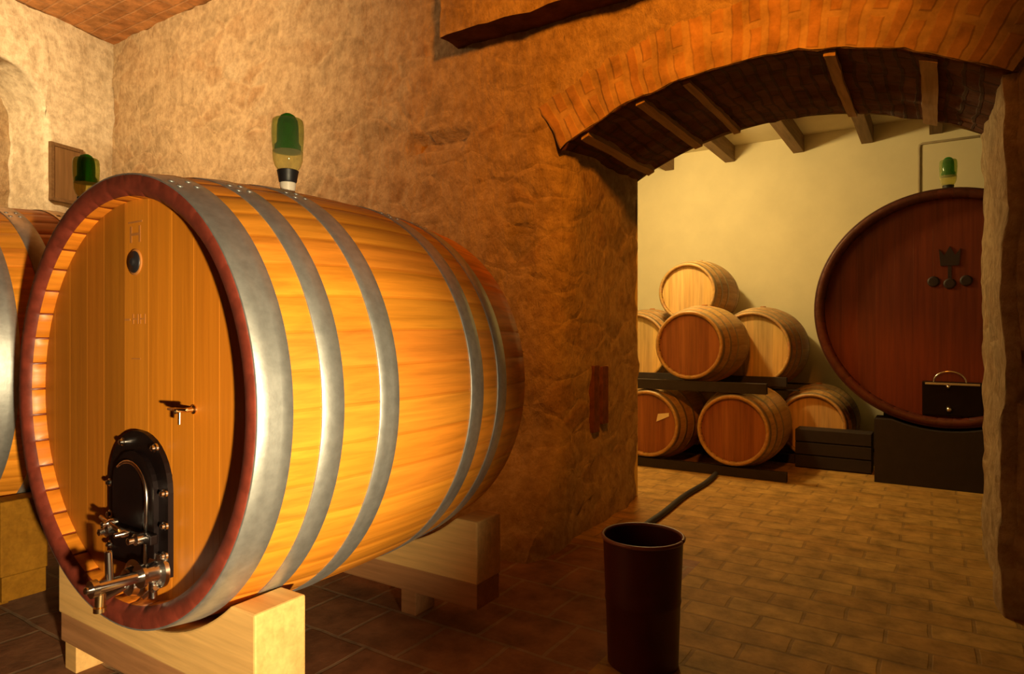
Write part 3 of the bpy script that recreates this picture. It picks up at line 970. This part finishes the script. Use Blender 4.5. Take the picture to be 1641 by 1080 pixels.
# ------------------------------------------------------------------ giant cask of the far room
GX, GY, GZ, GR, GL = 0.07, 6.0, 1.373, 0.905, 1.5
def make_giant():
    root = thing('giant_cask', 'giant dark red cask with a black crest, behind the right side of the arch', 'cask', (GX, GY, GZ - GR - 0.05))
    up = GR + 0.05
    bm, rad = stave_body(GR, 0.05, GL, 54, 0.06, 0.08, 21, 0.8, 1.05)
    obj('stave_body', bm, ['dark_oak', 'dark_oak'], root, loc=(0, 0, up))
    cuts = [-0.72, -0.60, -0.47, -0.34, -0.21, -0.08, 0.26, 0.40, 0.53, 0.66]
    obj('head', head_disc(GR - 0.058, 0.08, 1, 0.13, 31, 0.75, 1.1, cuts), 'dark_head', root, loc=(0, 0, up))
    obj('rear_head', head_disc(GR - 0.058, GL - 0.08, -1, 0.13, 32), 'dark_head', root, loc=(0, 0, up))
    for y0, y1 in ((0.005, 0.12), (0.25, 0.34), (0.48, 0.56), (0.94, 1.02), (1.16, 1.25), (1.38, 1.495)):
        obj('hoop', hoop(rad, y0, y1, 0.014), 'dark_hoop', root, loc=(0, 0, up))
    # crest: a crown shape over a row of three rosettes
    bm = bmesh.new()
    cx, cz = 0.03, up + 0.40
    prism(bm, [(cx - 0.06, cz - 0.07), (cx + 0.06, cz - 0.07), (cx + 0.07, cz + 0.06), (cx + 0.035, cz + 0.01), (cx, cz + 0.08), (cx - 0.035, cz + 0.01), (cx - 0.07, cz + 0.06)], 0.072, 0.082)
    for k in (-1, 0, 1):
        lathe(bm, [(0.042, 0), (0.042, 0.006), (0.03, 0.010)], 14, 0, Matrix.Translation((cx + k * 0.105, 0.08, cz - 0.19 - (0.02 if k == 0 else 0))) @ Matrix.Rotation(PI / 2, 4, 'X'))
    prism(bm, [(cx - 0.012, cz - 0.17), (cx + 0.012, cz - 0.17), (cx + 0.012, cz - 0.07), (cx - 0.012, cz - 0.07)], 0.074, 0.082)
    o = obj('crest', bm, 'black_paint', root); o['label'] = 'black crest on the head'
    # low door with arched guard rod
    bm = bmesh.new()
    bx(bm, (-0.15, 0.045, up - GR + 0.075), (0.24, 0.085, up - 0.565), bev=0.01)
    d = obj('manway_door', bm, 'iron', root); d['label'] = 'black square iron door'
    bm = bmesh.new()
    tube(bm, [(0.03 + 0.105 * math.cos(PI - PI * k / 14), 0.05, up - 0.57 + 0.085 * math.sin(PI * k / 14)) for k in range(15)], 0.006)
    obj('door_rod', bm, 'steel', d)
    for px, pz, r in ((0.02, -0.60, 0.017), (0.025, -0.775, 0.022)):
        bm = bmesh.new()
        lathe(bm, [(r, 0), (r, 0.03), (r * 0.6, 0.045), (0.004, 0.05)], 14, 0, Matrix.Translation((px, 0.048, up + pz)) @ Matrix.Rotation(PI / 2, 4, 'X'))
        obj('door_knob', bm, 'steel', d, smooth=True)
    bm = bmesh.new()
    bx(bm, (-0.13, 0.03, up - 0.59), (0.22, 0.05, up - 0.575), bev=0.003)
    obj('door_bar', bm, 'conduit', d)
    return root, rad
giant, grad = make_giant()
for y, l in ((5.93, 'black block cradle under the front of the giant cask'), (7.05, 'block cradle under the back of the giant cask')):
    root = thing('block_cradle', l, 'cradle', (GX, y, 0), group='block cradles of the giant cask')
    bm = bmesh.new()
    ry = GR + 0.05 + 0.016
    top, hw = 0.50, 0.47
    if y < 6:
        ry = GR + 0.036
    xin = math.sqrt(ry ** 2 - (GZ - top) ** 2)
    pts = [(-hw, 0.0), (hw, 0.0), (hw, top)] + [(xin - 2 * xin * k / 16, GZ - math.sqrt(ry ** 2 - (xin - 2 * xin * k / 16) ** 2)) for k in range(17)] + [(-hw, top)]
    prism(bm, pts, 0, 0.30)
    obj('block', bm, 'rack', root)
make_airlock((GX + 0.03, GY + 0.72, GZ + GR + 0.055), 'green glass airlock on top of the giant dark cask', 1.12)

# conduit frame on the cream wall
bm = bmesh.new()
tube(bm, [(-0.126, 7.688, 2.30), (-0.126, 7.688, 3.02), (-0.120, 7.688, 3.05), (-0.10, 7.688, 3.06), (0.9, 7.688, 3.06)], 0.012, 8)
tag(obj('wall_conduit', bm, 'conduit'), 'thin conduit bent around the corner, on the cream wall above the giant cask', 'conduit')
